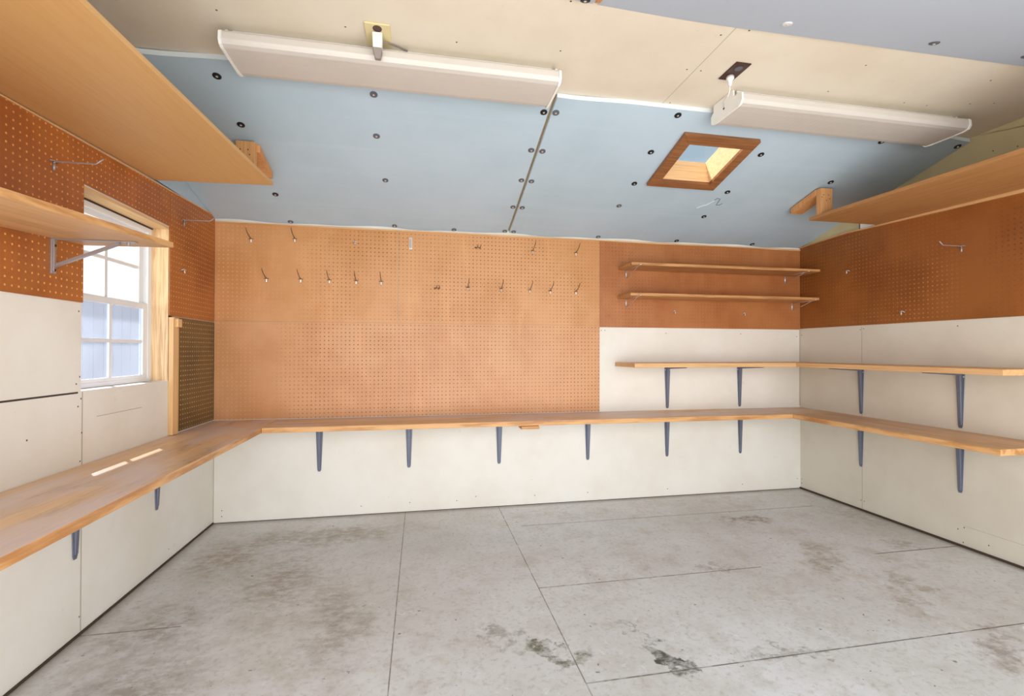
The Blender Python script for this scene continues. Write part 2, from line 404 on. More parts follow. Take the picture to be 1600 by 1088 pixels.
def spread(a, b, n, extra=()):
    v = sorted(set([round(a+(b-a)*i/n, 3) for i in range(n+1)] + [e for e in extra if a < e < b])); return v
def wav(x, y):
    d = max(0, min(1, (abs(x-107)-9)/10)) if 78 < y < 108 else 1
    return d*(.10*math.sin(x*.19+1) + .08*math.sin(x*.37+y*.1))
def zback(x, y):
    lip = max(0, (y-114)/10)          # the sheet sags a little between its fixings at the wall
    return zs(y) + wav(x, y)*(.5+lip) - .0
# roof deck above the foam: flat beige board and the two rafters' slopes
xs = spread(-4.4, W+4.4, 6, (SKX0-.8, SKX1+.8)); ys = spread(78.2, D+4, 4, (SKY0-.6, SKY1+1.4))
mb = sheet(xs, ys, lambda x, y: zs(y)+.95, 1.2, (SKX0-.8, SKX1+.8, SKY0-.6, SKY1+1.4), (1, 1))
m2 = MB().hexa([(-4.4,4,zf(4)+.95),(W+4.4,4,zf(4)+.95),(W+4.4,YF+1.4,zf(YF+1.4)+.95),(-4.4,YF+1.4,zf(YF+1.4)+.95),(-4.4,4,zf(4)+2.2),(W+4.4,4,zf(4)+2.2),(W+4.4,YF+1.4,zf(YF+1.4)+2.2),(-4.4,YF+1.4,zf(YF+1.4)+2.2)], 1)
m2.box(-4.4, W+4.4, 55, 81, ZB, ZB+1.6, 0)
def dots_c(mb, pts, z, mi, r=.14):
    for x, y in pts:
        k = len(mb.v); mb.v += [(x+r*math.cos(math.pi*j/4), y+r*math.sin(math.pi*j/4), z-.03) for j in range(8)]
        mb.f.append(tuple(range(k, k+8))); mb.mi.append(mi)
dots_c(m2, [(22,68.4),(38.2,68.5),(53.6,68.8),(69,67.8),(90.3,60),(93.6,58.4),(90.1,68.4),(92.5,68.3),(92.7,78.2),(117,62),(141,61.5),(117.5,69.5),(134,70),(139,70),(146,68),(67.4,57.9),(15,62),(150,67)], ZB, 2)
k = len(m2.v); m2.v += [(91.4,55.5,ZB-.02),(91.52,55.5,ZB-.02),(91.52,80,ZB-.02),(91.4,80,ZB-.02)]; m2.f.append((k,k+1,k+2,k+3)); m2.mi.append(3)
off = len(mb.v); mb.v += m2.v; mb.f += [tuple(i+off for i in f) for f in m2.f]; mb.mi += m2.mi
struct(mb.build('ceiling', [m_beige, m_tan, m_nail, m_faint]))

# foam sheets
washer = MB().tube([(0,0,.02),(0,0,-.10),(0,0,-.16)], [.64,.64,.50], 20, 0).tube([(0,0,-.15),(0,0,-.22)], [.2,.16], 10, 1)
wm = washer.build('washer', [m_black, m_zinc], origin=(0,0,0)); wmesh = wm.data; bpy.data.objects.remove(wm)
wmesh_g = wmesh.copy(); wmesh_g.materials[0] = m_grey_cap
wmesh_w = wmesh.copy(); wmesh_w.materials[0] = m_white_cap
AB = -math.atan(SL); AF = math.atan(.30)
def washers(panel, pts, mesh=None):
    for x, y, *q in pts:
        me = {'g': wmesh_g, 'w': wmesh_w}.get(q[0] if q else '', wmesh)
        place(me, 'washer', panel, (x, y, zback(x, y)-.02), (AB, 0, 0))
e1 = lambda x: 78.5 + .45*math.sin(x*.09+.6) + .2*math.sin(x*.23)
p1 = sheet(spread(.1, 71.15, 36), spread(78.5, D-.25, 18), zback, .75, yedge=e1).build('foam_panel', [m_foam, m_foam_edge], origin=(36, 100, zs(100)))
tag(p1, 'pale blue foam board on the back ceiling slope, left of the tan seam', 'foam board', 'blue foam ceiling boards')
washers(p1, [(16.9,81.8),(16.9,92),(16.9,112.5),(40.7,82.3,'g'),(40.3,92,'g'),(41,105.1,'g'),(17.3,123.4,'g'),(42,123.3,'g'),(57,123.5,'g'),(70.3,82.5),(70.3,92.3,'g'),(70.3,101.8,'g'),(70.4,112,'g'),(70.4,123.3,'g')])
e2 = lambda x: 78.4 + .5*math.sin(x*.07+2.2) + .2*math.sin(x*.2)
p2 = sheet(spread(71.8, W-.1, 46, (SKX0-.5, SKX1+.5)), spread(78.5, D-.25, 18, (SKY0-.5, SKY1+.7)), zback, .75, (SKX0-.5, SKX1+.5, SKY0-.5, SKY1+.7), yedge=e2).build('foam_panel', [m_foam, m_foam_edge], origin=(116, 100, zs(100)))
tag(p2, 'pale blue foam board on the back ceiling slope with the skylight cut in it', 'foam board', 'blue foam ceiling boards')
washers(p2, [(72.5,82.3,'g'),(72.6,92.3,'g'),(72.6,101.9,'g'),(72.7,112.1,'g'),(72.8,123.4,'g'),(95.3,80),(95,89.9),(96.2,100.1),(96.3,108.8,'g'),(119,87.8),(120.2,100.6),(120.7,110.9),(120.1,123.2),(144.4,123.2),(96.6,123.4,'g'),(142,81.2),(142.8,94.4),(143.4,106.5),(160.4,80.4)])
# pencil squiggle on that sheet
sq = [(119.0,104.0),(119.3,103.2),(120.2,103.4),(120.5,104.6),(120.7,105.8),(121.6,105.7),(121.9,105.0)]
MB().tube([(x, y, zback(x, y)-.03) for x, y in sq], .07, 6).build('pencil_mark', m_grey_cap, p2)
MB().tube([(x, y, zback(x, y)-.02) for x, y in [(116.6,107.6),(117.6,106.4),(118.2,106.2),(118.9,104.6),(119.3,104.2)]], .09, 6).build('chalk_mark', m_foam_edge, p2)
e3 = lambda x: YF + .55*math.sin((x-70)*.062) + .35*math.sin((x-70)*.13+.4) - .1
def zfr(x, y): return zf(y) + .12*math.sin(x*.11)
def fsheet(x0, x1, n):
    ys = [YF - i*(YF-9)/8 for i in range(9)]
    return sheet(spread(x0, x1, n), ys, zfr, .75, yedge=e3, mi=(0, 1))
p3 = fsheet(70.9, W-.1, 44).build('foam_panel', [m_foam_f, m_foam_edge], origin=(116, 35, zf(35)))
tag(p3, 'grey blue foam board with a wavy edge on the near ceiling slope, top right', 'foam board', 'blue foam ceiling boards')
for x, y, me in [(96.4,54.6,wmesh_w),(119.7,54.0,wmesh_g),(136.2,53.8,wmesh_g)]: place(me, 'washer', p3, (x, y, zfr(x, y)-.02), (AF, 0, 0))
p4 = fsheet(.1, 70.2, 30).build('foam_panel', [m_foam_f, m_foam_edge], origin=(35, 35, zf(35)))
tag(p4, 'foam board just above the picture, left half of the near ceiling slope', 'foam board', 'blue foam ceiling boards')
place(wmesh, 'washer', p4, (69.0, 56.9, zfr(69, 56.9)-.02), (AF, 0, 0))
sb = MB().box(70.3, 70.95, 20, 57.0, 0, .1); sb.v = [(x, y, zf(y)+z-.05) for x, y, z in sb.v]
struct(sb.build('trim_3', m_stud))
# small wood strips along the top of the walls
tr = MB()
for i in range(40):
    x0, x1 = .3+i*(W-.6)/40, .3+(i+1)*(W-.6)/40
    a = .09*math.sin(x0*.15); b2 = .09*math.sin(x1*.15)
    tr.hexa([(x0,D-.55,H-.75+a),(x1,D-.55,H-.75+b2),(x1,D-.05,H-.75+b2),(x0,D-.05,H-.75+a),(x0,D-.55,H-.42),(x1,D-.55,H-.42),(x1,D-.05,H-.42),(x0,D-.05,H-.42)])
struct(tr.build('trim_4', m_shelf_x))
def zl(y): return 72.6 + (y-98)*.042      # line of the left pegboard's top edge
tr = MB().hexa([(.05,14,zl(14)),(.45,14,zl(14)),(.45,D-.6,zl(D)-.3),(.05,D-.6,zl(D)-.3),(.05,14,zl(14)+.12),(.45,14,zl(14)+.12),(.45,D-.6,zl(D)-.15),(.05,D-.6,zl(D)-.15)])
struct(tr.build('trim_5', m_batten))
def zro(y): return 73.3 + (y-99)*.026
def zrb(y): return min(73.1 + (y-102)*.038, 72.72 + (D-y)*.05)
tr = MB().prism([(14,zrb(14)),(108,zrb(108)),(D-.3,zrb(D)),(D-.3,zrb(D)+.12),(108,zrb(108)+.35),(98,zro(98)-.02),(14,zro(14)-.02)], 0, W-.8, W-.05)
struct(tr.build('trim_6', m_shelf_y))

# ------------------------------------------------------------------ skylight
def sl_pt(x, y, h): return (x, y + h*.271, zs(y) + h*.9626)
sk = thing('skylight', 'small wood-framed skylight in the blue foam ceiling slope', 'skylight', sl_pt(107.3, 91.9, 0))
ox0, ox1, oy0, oy1 = 98.9, 115.6, 83.7, 99.6; ix0, ix1, iy0, iy1 = SKX0+.0, SKX1-.0, SKY0, SKY1
def ring(mb, o, i, h0, h1, i2=None):
    i2 = i2 or i
    O = [(o[0],o[2]),(o[1],o[2]),(o[1],o[3]),(o[0],o[3])]; I = [(i[0],i[2]),(i[1],i[2]),(i[1],i[3]),(i[0],i[3])]; I2 = [(i2[0],i2[2]),(i2[1],i2[2]),(i2[1],i2[3]),(i2[0],i2[3])]
    for a in range(4):
        b_ = (a+1) % 4
        mb.hexa([sl_pt(*O[a],h0), sl_pt(*O[b_],h0), sl_pt(*I[b_],h0), sl_pt(*I[a],h0), sl_pt(*O[a],h1), sl_pt(*O[b_],h1), sl_pt(*I2[b_],h1), sl_pt(*I2[a],h1)])
mb = MB(); ring(mb, (ox0,ox1,oy0,oy1), (ix0,ix1,iy0,iy1), -.8, -.02); mb.build('frame', m_frame_w, sk, bevel=.06)
mb = MB(); ring(mb, (ix0-.4,ix1+.4,iy0-.4,iy1+.4), (ix0-.05,ix1+.05,iy0-.05,iy1+.05), -.02, 5.2); mb.build('shaft', m_shaft, sk)
mb = MB(); mb.hexa([sl_pt(ix0-.4,iy0-.4,5.25), sl_pt(ix1+.4,iy0-.4,5.25), sl_pt(ix1+.4,iy1+.4,5.25), sl_pt(ix0-.4,iy1+.4,5.25), sl_pt(ix0-.4,iy0-.4,5.4), sl_pt(ix1+.4,iy0-.4,5.4), sl_pt(ix1+.4,iy1+.4,5.4), sl_pt(ix0-.4,iy1+.4,5.4)]); mb.build('pane', m_glass_sky, sk)

# ------------------------------------------------------------------ window
mb = MB(); fy0, fy1, fz0, fz1 = WY0+.1, WY1-.05, WZ0+.05, WZ1-.5
def rect_frame(mb, x0, x1, y0, y1, z0, z1, w, wt=None, wb=None):
    wt = wt or w; wb = wb or w
    mb.box(x0, x1, y0, y0+w, z0, z1).box(x0, x1, y1-w, y1, z0, z1).box(x0, x1, y0+w, y1-w, z0, z0+wb).box(x0, x1, y0+w, y1-w, z1-wt, z1)
rect_frame(mb, -4.45, -2.9, fy0, fy1, fz0, fz1, 1.2, 1.1, .75)
w1 = struct(mb.build('window_1', m_vinyl, bevel=.05))
def sash(x0, x1, z0, z1, name, gm, wb, wt, mz):
    mb = MB(); y0, y1 = fy0+1.15, fy1-1.15
    rect_frame(mb, x0, x1, y0, y1, z0, z1, 1.5, wt, wb)
    s_ = mb.build('sash', m_vinyl, w1, bevel=.05)
    mb = MB(); yc = (y0+y1)/2
    mb.box(x0+.12, x1-.12, yc-.35, yc+.35, z0+wb, z1-wt).box(x0+.12, x1-.12, y0+1.5, yc-.35, mz-.28, mz+.28).box(x0+.12, x1-.12, yc+.35, y1-1.5, mz-.28, mz+.28)
    mb.build('muntin', m_vinyl, s_)
    MB().box((x0+x1)/2-.05, (x0+x1)/2+.05, y0+1.4, y1-1.4, z0+wb-.1, z1-wt+.1).build('pane', gm, s_)
sash(-3.6, -2.98, 36.0, 50.3, 'lower', m_glass_low, .75, 1.1, 43.0)
sash(-4.35, -3.7, 49.3, 64.1, 'upper', m_glass, 1.0, .9, 57.0)
mb = MB().box(-4.4, .0, WY1-.04, WY1+1.4, WZ0+.1, WZ1-.02); struct(mb.build('trim_7', m_jamb))
mb = MB().box(-4.4, .0, WY0+.05, WY1-.1, WZ1-.5, WZ1-.02); struct(mb.build('trim_8', m_head))
mb = MB().box(-2.95, -2.7, WY0+.1, WY1-.1, WZ1-.75, WZ1-.5); struct(mb.build('trim_9', m_gap))
# outside: neighbour's fence and an unseen overhang added to trim the sun
m_fence = wood('pale_fence', (226,221,213), (212,208,202), 2, rough=.8, grain=.4)
mb = MB()
for i in range(46): mb.box(-61, -60, 90+i*5.2, 95.0+i*5.2, -.6, 59.5+.4*math.sin(i*2.1))
for z in (12, 48): mb.box(-62.5, -61, 90, 328, z, z+3.5)
tag(mb.build('board_fence', m_fence), 'pale board fence outside, behind the lower panes of the window', 'fence')
struct(MB().box(-17.2, -4.6, 0, 170, 79.2, 81).build('added_overhang', m_tan))

# ------------------------------------------------------------------ pegboards
def peg(x0, x1, y0, y1, z0, z1, mat, label, top=None, grp='pegboard sheets on the walls'):
    mb = MB()
    if top: mb.hexa([(x0,y0,z0),(x1,y0,z0),(x1,y1,z0),(x0,y1,z0),(x0,y0,top(y0)),(x1,y0,top(y0)),(x1,y1,top(y1)),(x0,y1,top(y1))])
    else: mb.box(x0, x1, y0, y1, z0, z1)
    return tag(mb.build('pegboard', mat), label, 'pegboard', grp)
T = .22; yb = D-T
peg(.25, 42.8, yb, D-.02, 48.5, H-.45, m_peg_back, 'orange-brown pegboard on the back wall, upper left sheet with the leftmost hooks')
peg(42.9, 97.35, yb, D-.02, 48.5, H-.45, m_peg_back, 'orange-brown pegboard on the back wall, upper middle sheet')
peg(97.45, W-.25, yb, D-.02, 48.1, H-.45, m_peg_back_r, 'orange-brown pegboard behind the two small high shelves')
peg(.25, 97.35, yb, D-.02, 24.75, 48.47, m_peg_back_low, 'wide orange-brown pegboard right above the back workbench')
peg(.02, T, 14, 79.55, 48.3, 0, m_peg_left, 'brown pegboard on the left wall, left of the window', zl)
peg(.02, T, 79.65, 103.4, 65.75, 0, m_peg_left, 'brown pegboard above the window', zl)
peg(.02, T, 103.75, D-.25, 48.2, 0, m_peg_left, 'brown pegboard between the window and the back left corner', zl)
peg(.02, T, 106.1, D-.25, 24.85, 48.05, m_peg_olive, 'olive-brown pegboard with pale holes standing on the left workbench')
tag(MB().prism([(14,48.35),(D-.25,48.35),(D-.25,zrb(D)),(108,zrb(108)),(14,zrb(14))], 0, W-T, W-.02).build('pegboard', m_peg_right), 'brown pegboard on the right wall, darkened for light falloff', 'pegboard', 'pegboard sheets on the walls')
mb = MB().box(.02, .9, 103.75, 105.95, 24.7, 47.9); tag(mb.build('wood_batten', m_batten, bevel=.05), 'light wood batten upright beside the olive pegboard, under the window corner', 'batten')
mb = MB().box(.9, 1.5, 104.3, 105.9, 46.0, 47.6); tag(mb.build('wood_block', m_batten, bevel=.05), 'tiny light wood block nailed on top of the upright batten', 'wood block')

# ------------------------------------------------------------------ brackets
def bracket_mesh(L=11.6, A=10.0):
    """stamped steel shelf bracket; out from the wall is -Y, hangs down from z=0"""
    mb = MB(); w0, w1 = .92, .46
    mb.hexa([(-w1,-.12,-L),(w1,-.12,-L),(w1,0,-L),(-w1,0,-L),(-w0,-.12,0),(w0,-.12,0),(w0,0,0),(-w0,0,0)])
    mb.prism([(-w1,-L),(-w1*.6,-L-.45),(w1*.6,-L-.45),(w1,-L)], 1, -.12, 0)
    mb.hexa([(-.28,-.30,-L+.3),(.28,-.30,-L+.3),(.34,-.1,-L+.3),(-.34,-.1,-L+.3),(-.42,-.75,-.1),(.42,-.75,-.1),(.5,-.1,-.1),(-.5,-.1,-.1)])
    mb.hexa([(-w1,-A,-.12),(w1,-A,-.12),(w0,0,-.12),(-w0,0,-.12),(-w1,-A,0),(w1,-A,0),(w0,0,0),(-w0,0,0)])
    mb.hexa([(-.28,-A+.3,-.28),(.28,-A+.3,-.28),(.42,-.1,-.85),(-.42,-.1,-.85),(-.30,-A+.3,-.1),(.30,-A+.3,-.1),(.5,-.1,-.1),(-.5,-.1,-.1)])
    return mb
bo = bracket_mesh().build('bracket', m_steel, origin=(0,0,0)); bmesh_data = bo.data; bpy.data.objects.remove(bo)
so = MB().tube([(0,0,0),(0,-.12,0)], [.17,.12], 8).build('screw', m_zinc, origin=(0,0,0)); smesh = so.data; bpy.data.objects.remove(so)
def bracket(parent, loc, rz):
    o = place(bmesh_data, 'bracket', parent, loc, (0, 0, rz))
    for u, z in ((-.68, -1.1), (.68, -1.1), (0, -11.2)):
        s_ = bpy.data.objects.new('screw', smesh); C.objects.link(s_); s_.parent = o; s_.location = Vector((u, -.12, z))*S
    b_ = o.modifiers.new('bevel', 'BEVEL'); b_.width = .04*S; b_.segments = 1
    return o
R90 = math.pi/2
ZT, ZU = 24.6, 23.45
# left bench
t1 = thing('workbench', 'wood workbench along the left wall below the window, sunlit strip on its top', 'workbench', (7, 80, ZU))
MB().hexa([(.1,14,ZU),(15.6,14,ZU),(14.7,D-.05,ZU),(.1,D-.05,ZU),(.1,14,ZT),(15.6,14,ZT),(14.7,D-.05,ZT),(.1,D-.05,ZT)]).build('worktop', m_bench_y, t1, bevel=.07)
for y in (99.9, 78.5, 55, 32): bracket(t1, (0.08, y, ZU-.02), R90)
t2 = thing('workbench', 'long wood workbench along the back wall on six grey steel brackets', 'workbench', (88, 117, ZU))
MB().hexa([(14.9,110.6,ZU),(W-.05,110.6,ZU),(W-.05,D-.05,ZU),(14.8,D-.05,ZU),(14.9,110.6,ZT),(W-.05,110.6,ZT),(W-.05,D-.05,ZT),(14.8,D-.05,ZT)]).build('worktop', m_bench_x, t2, bevel=.07)
for x in (24, 45.75, 69.2, 94, 117.8, 141.3): bracket(t2, (x, D-.02, ZU-.02), 0)
MB().box(72.2, 76.6, 109.9, 113.5, ZU-.7, ZU-.02).build('scrap_block', m_small, t2, bevel=.04)
t3 = thing('workbench', 'wood workbench along the right wall, the lower one there, on two grey brackets', 'workbench', (154, 87, ZU))
MB().box(146.9, W-.05, 64.2, 110.5, ZU, ZT).build('worktop', m_bench_r, t3, bevel=.07)
for y in (104.3, 81.1): bracket(t3, (W-.02, y, ZU-.02), -R90)
# middle shelves of the right corner
ZT2, ZU2 = 38.35, 37.25
t4 = thing('wall_shelf', 'wood shelf on the white back wall above the workbench, on two grey brackets', 'shelf', (130, 118, ZU2))
MB().box(102, W-.05, 112, D-.05, ZU2, ZT2).build('board', m_shelf_x, t4, bevel=.07)
for x in (117.9, 141.1): bracket(t4, (x, D-.02, ZU2-.02), 0)
t5 = thing('wall_shelf', 'wood shelf on the cream right wall above the right workbench', 'shelf', (155, 87, ZU2))
MB().box(149.2, W-.05, 65.3, 111.9, ZU2, ZT2).build('board', m_shelf_y, t5, bevel=.07)
for y in (104.2, 81.0): bracket(t5, (W-.02, y, ZU2-.02), -R90)

# two small pegboard shelves
def peg_shelf(x0, x1, zb, bx, label):
    tt = thing('peg_shelf', label, 'shelf', ((x0+x1)/2, 120, zb), 'small shelves on the back pegboard')
    MB().hexa([(x0,115.9,zb),(x1,115.4,zb),(x1,yb-.05,zb),(x0,yb-.05,zb),(x0,115.9,zb+.72),(x1,115.4,zb+.72),(x1,yb-.05,zb+.72),(x0,yb-.05,zb+.72)]).build('board', m_small, tt, bevel=.05)
    for x in bx:
        k = MB().tube([(x, yb-.2, zb+.3), (x, yb-.2, zb-2.3)], .2, 8)
        k.tube([(x, yb-.2, zb-2.2), (x, 119.5, zb-1.1), (x, 116.6, zb-.12), (x, 115.75, zb-.1), (x, 115.2, zb+.1)], .09, 8)
        k.tube([(x, yb-.2, zb-.1), (x, 116.4, zb-.1)], .08, 8)
        br = k.build('bracket', m_zinc, tt, smooth=True)
        MB().tube([(x-.15, 115.25, zb+.02), (x+.15, 115.25, zb+.02), (x+.35, 115.25, zb+.1)], .14, 8).build('clip', m_zinc, br, smooth=True)
    return tt
peg_shelf(103, 160.2, 64.15, (105.1, 156.2), 'upper of the two small wood shelves on the back pegboard')
peg_shelf(102.7, 159.9, 56.1, (105.1, 158.6), 'lower of the two small wood shelves on the back pegboard')

# left pine shelf with steel strut bracket
def zq(y): return 56.6 + (y-78.6)*.06
t6 = thing('wall_shelf', 'pine shelf on the left pegboard reaching across the window edge, on a steel strut bracket', 'shelf', (6, 60, zq(60)))
MB().hexa([(.3,14,zq(14)),(12.6,14,zq(14)),(12.6,78.2,zq(78.2)),(.3,79.4,zq(79.4)),(.3,14,zq(14)+.8),(12.6,14,zq(14)+.8),(12.6,78.2,zq(78.2)+.8),(.3,79.4,zq(79.4)+.8)]).build('board', m_lam, t6, bevel=.05)
def strut(y):
    z = zq(y)-.03
    b_ = MB().box(T, T+.22, y-.42, y+.42, z-4.7, z).box(T, 10.2, y-.42, y+.42, z-.14, z).box(T+.2, T+.5, y-.42, y-.3, z-4.4, z-.1)
    o = b_.build('bracket', m_galv, t6, bevel=.05)
    MB().hexa([(.4,y-.25,z-3.9),(8.2,y-.25,z-.45),(8.2,y+.25,z-.45),(.4,y+.25,z-3.9),(.4,y-.25,z-3.5),(8.2,y-.25,z-.1),(8.2,y+.25,z-.1),(.4,y+.25,z-3.5)]).build('strut', m_galv, o)
    MB().tube([(9.2,y,z-.1),(9.2,y,z-.6)], .2, 8).build('bolt', m_galv, o)
    for dz in (.9, 4.2): MB().tube([(T+.2,y,z-dz),(T+.4,y,z-dz)], .18, 8).build('screw', m_nail, o)
strut(73.6); strut(40)

# ------------------------------------------------------------------ high loft shelves
def zlo(y): return 72.85 + (y-97)*.044
t7 = thing('loft_shelf', 'wide plywood loft shelf along the top of the left wall under the ceiling', 'shelf', (10, 60, zlo(60)))
def xlo(y): return 20.8 + (y-97)*.005
MB().hexa([(.05,14,zlo(14)),(xlo(14),14,zlo(14)),(20.9,96.9,zlo(96.9)),(.05,98.3,zlo(98.3)),(.05,14,zlo(14)+.6),(xlo(14),14,zlo(14)+.6),(20.9,96.9,zlo(96.9)+.6),(.05,98.3,zlo(98.3)+.6)]).build('board', m_ply_left, t7, bevel=.03)
def hanger(tt, x0, x1, yv, zb, xc0, xc1, yc0, yc1):
    MB().box(x0, x1, yv, yv+1.4, zb, zs(yv+1.4)-.3).build('hanger_post', m_stud, tt, bevel=.06)
    c_ = MB().hexa([(xc0,yc0,zs(yc0)-1.7),(xc1,yc0,zs(yc0)-1.7),(xc1,yc1,zs(yc1)-1.7),(xc0,yc1,zs(yc1)-1.7),(xc0,yc0,zs(yc0)-.25),(xc1,yc0,zs(yc0)-.25),(xc1,yc1,zs(yc1)-.25),(xc0,yc1,zs(yc1)-.25)])
    o = c_.build('ceiling_cleat', m_stud, tt, bevel=.06)
    pst = [ch for ch in tt.children if ch.name.startswith('hanger_post')][0]
    xm = (x0+x1)/2; zt = zs(yv+1.4)-.3
    for dx, dz in ((-.8,1.6),(.5,1.6),(.8,2.5),(-.1,2.9),(-1.3,2.2)):
        MB().tube([(xm+dx,yv+.02,zt-dz),(xm+dx,yv-.03,zt-dz)], .12, 8).build('nail_head', m_nail, pst)
hanger(t7, 14.9, 18.1, 95.2, zlo(96)+.6, 15.2, 18.6, 96.65, 104.6)
t8 = thing('loft_shelf', 'plywood loft shelf along the top of the right wall above the darkened pegboard', 'shelf', (152, 60, zro(60)))
MB().hexa([(138.2,14,zro(14)),(W-.05,14,zro(14)),(W-.05,99,zro(99)),(141.2,99,zro(99)),(138.2,14,zro(14)+.75),(W-.05,14,zro(14)+.75),(W-.05,99,zro(99)+.75),(141.2,99,zro(99)+.75)]).build('board', m_ply_right, t8, bevel=.03)
hanger(t8, 141.3, 144.5, 95.6, zro(96)+.75, 141.2, 144.5, 97.05, 104.8)

# small white cover on the right wall's top ledge
t9 = thing('cover_plate', 'small white plate with a dark rim at the back end of the right loft shelf', 'cover plate', (W-.6, 102.3, 74.2))
MB().box(W-.3, W-.05, 99.6, 104.4, 73.3, 75.4).build('rim', m_black, t9)
MB().box(W-.45, W-.31, 99.9, 104.0, 73.5, 75.1).build('plate', m_whitepl, t9)

# ------------------------------------------------------------------ light fixtures
def fixture(x0, L, label):
    tt = thing('light_fixture', label, 'light fixture', (x0+L/2, 74, 82.6), 'fluorescent wraparound fixtures')
    x1 = x0+L
    MB().prism([(72.3,ZB-.03),(72.0,84.8),(77.3,84.8),(77.2,85.9),(77.2,ZB-.03)], 0, x0+.9, x1-.9).build('housing', m_housing, tt, bevel=.04)
    prof = [(70.2,84.9),(70.0,84.6),(69.95,83.7),(70.25,83.1),(70.9,82.9),(72.5,82.85),(74.5,82.85),(76.8,82.88),(77.7,83.0),(78.1,83.3),(78.15,84.3),(77.9,84.8)]
    MB().prism(prof, 0, x0+.35, x1-.35).build('lens', m_lens, tt)
    cap = [(72.2,ZB-.05),(72.0,85.0),(70.2,84.95),(69.85,84.6),(69.8,83.5),(70.15,82.95),(70.8,82.74),(77.0,82.74),(77.9,82.88),(78.3,83.2),(78.35,84.4),(77.9,84.9),(77.6,85.0),(77.5,ZB-.05)]
    for a, b_ in ((x0, x0+.35), (x1-.35, x1)): MB().prism(cap, 0, a, b_).build('end_cap', m_housing, tt)
    MB().tube([(x0+.02,74.6,84.3),(x0-.05,74.6,84.3)], .22, 8).build('cap_screw', m_nail, tt)
    return tt
fixture(21.6, 48.2, 'long white fluorescent fixture on the ceiling left of centre')
fixture(101.0, 48.0, 'white fluorescent fixture on the ceiling right of the skylight')

# outlets and plugs
o1 = thing('ceiling_outlet', 'ivory wall plate outlet on the beige ceiling behind the left light fixture', 'outlet', (42.5, 68.8, ZB-.2))
mb = MB().box(40.8, 44.3, 66.7, 71.7, ZB-.28, ZB-.01); mb.build('cover_plate', m_ivory, o1, bevel=.12)
for yy in (67.6, 70.1): MB().prism([(42.55+.62*math.cos(a*math.pi/6)*1., yy+.62*math.sin(a*math.pi/6)) for a in range(12)], 2, ZB-.36, ZB-.27).build('socket', m_brown, o1)
o2 = thing('plug_adapter', 'white plug adapter with grey end hanging from the ivory ceiling outlet', 'plug', (42.5, 68.9, 83.2))
MB().hexa([(41.9,68.3,83.9),(43.1,68.3,83.9),(43.1,69.5,83.9),(41.9,69.5,83.9),(41.8,68.1,ZB-.38),(43.2,68.1,ZB-.38),(43.2,69.7,ZB-.38),(41.8,69.7,ZB-.38)]).build('plug_body', m_whitepl, o2, bevel=.1)
MB().hexa([(42.15,68.9,82.7),(42.9,68.9,82.7),(42.9,69.5,82.7),(42.15,69.5,82.7),(41.85,68.2,83.88),(43.15,68.2,83.88),(43.15,69.6,83.88),(41.85,69.6,83.88)]).build('plug_end', m_greypl, o2, bevel=.1)
MB().tube([(43.2,69.4,85.4),(43.8,70.2,85.9),(45.2,71.2,86.15),(46.5,72.0,86.15)], .13, 8).build('cord', m_greypl, o2, smooth=True)
o3 = thing('ceiling_outlet', 'dark brown outlet plate on the beige ceiling near the right light fixture', 'outlet', (97.8, 67.2, ZB-.2))
MB().box(96.5, 99.1, 65.0, 69.6, ZB-.22, ZB-.01).build('cover_plate', m_brown, o3, bevel=.06)
for yy in (66.3, 68.4): MB().prism([(97.8+.6*math.cos(a*math.pi/6), yy+.6*math.sin(a*math.pi/6)) for a in range(12)], 2, ZB-.3, ZB-.2).build('socket', m_grey_cap, o3)
o4 = thing('power_plug', 'white round plug and cord in the dark brown ceiling outlet', 'plug', (97.9, 68.4, 84.6))
MB().tube([(97.8,68.4,ZB-.32),(97.8,68.4,ZB-.75),(97.85,68.5,ZB-.95),(97.9,68.6,ZB-1.7)], [.62,.6,.4,.26], 14).build('plug_body', m_whitepl, o4, smooth=True)
MB().tube([(97.9,68.6,ZB-1.7),(97.95,68.75,ZB-2.5),(98.2,69.6,ZB-2.9),(98.9,71.4,ZB-2.3),(100.2,73.6,ZB-1.4),(100.98,74.6,ZB-1.9)], .10, 8).build('cord', m_whitepl, o4, smooth=True)

# ------------------------------------------------------------------ hooks
def hook_mesh(kind):
    """peg hook: back plane y=0, points to -Y"""
    m = MB()
    if kind == 'short':
        m.tube([(0,-.1,-.95),(0,-.12,0),(0,-.35,.12),(0,-1.3,.30),(0,-2.4,.75),(0,-3.3,1.35),(0,-3.7,1.9)], .10, 8)
        m.tube([(-.55,-.08,-.02),(0,-.2,.08),(.55,-.08,-.02)], .08, 6)
    elif kind == 'long':
        m.tube([(0,-.12,-1.2),(0,-.14,-.1),(0,-.4,.05),(0,-5.0,.05),(0,-5.9,.8)], .10, 8)
        m.tube([(-.7,-.08,0),(-.3,-.3,.05),(.3,-.3,.05),(.7,-.08,0)], .08, 6)
        m.tube([(0,-.13,-1.2),(0,-.13,-.2)], .16, 8)
    elif kind == 'stub':
        m.tube([(-.6,-.1,-.2),(-.35,-.45,.1),(.35,-.45,.1),(.6,-.1,-.2)], .10, 6)
        m.tube([(0,-.4,.1),(0,-.5,-.75)], .14, 8)
    elif kind == 'double':
        m.tube([(-.7,-.1,.1),(-.5,-.5,-.2),(-.2,-1.8,-.1),(-.1,-2.6,.5)], .09, 8); m.tube([(.6,-.1,.1),(.5,-.5,-.2),(.5,-1.8,-.1),(.6,-2.6,.5)], .09, 8)
        m.tube([(-.8,-.1,.15),(.8,-.1,.15)], .1, 6)
    elif kind == 'clip':
        m.box(-.38, .38, -.12, 0, -1.5, 1.5); m.tube([(0,-.15,1.1),(0,-.55,.8),(0,-.55,-.6),(0,-.2,-1.1)], .22, 8)
    return m
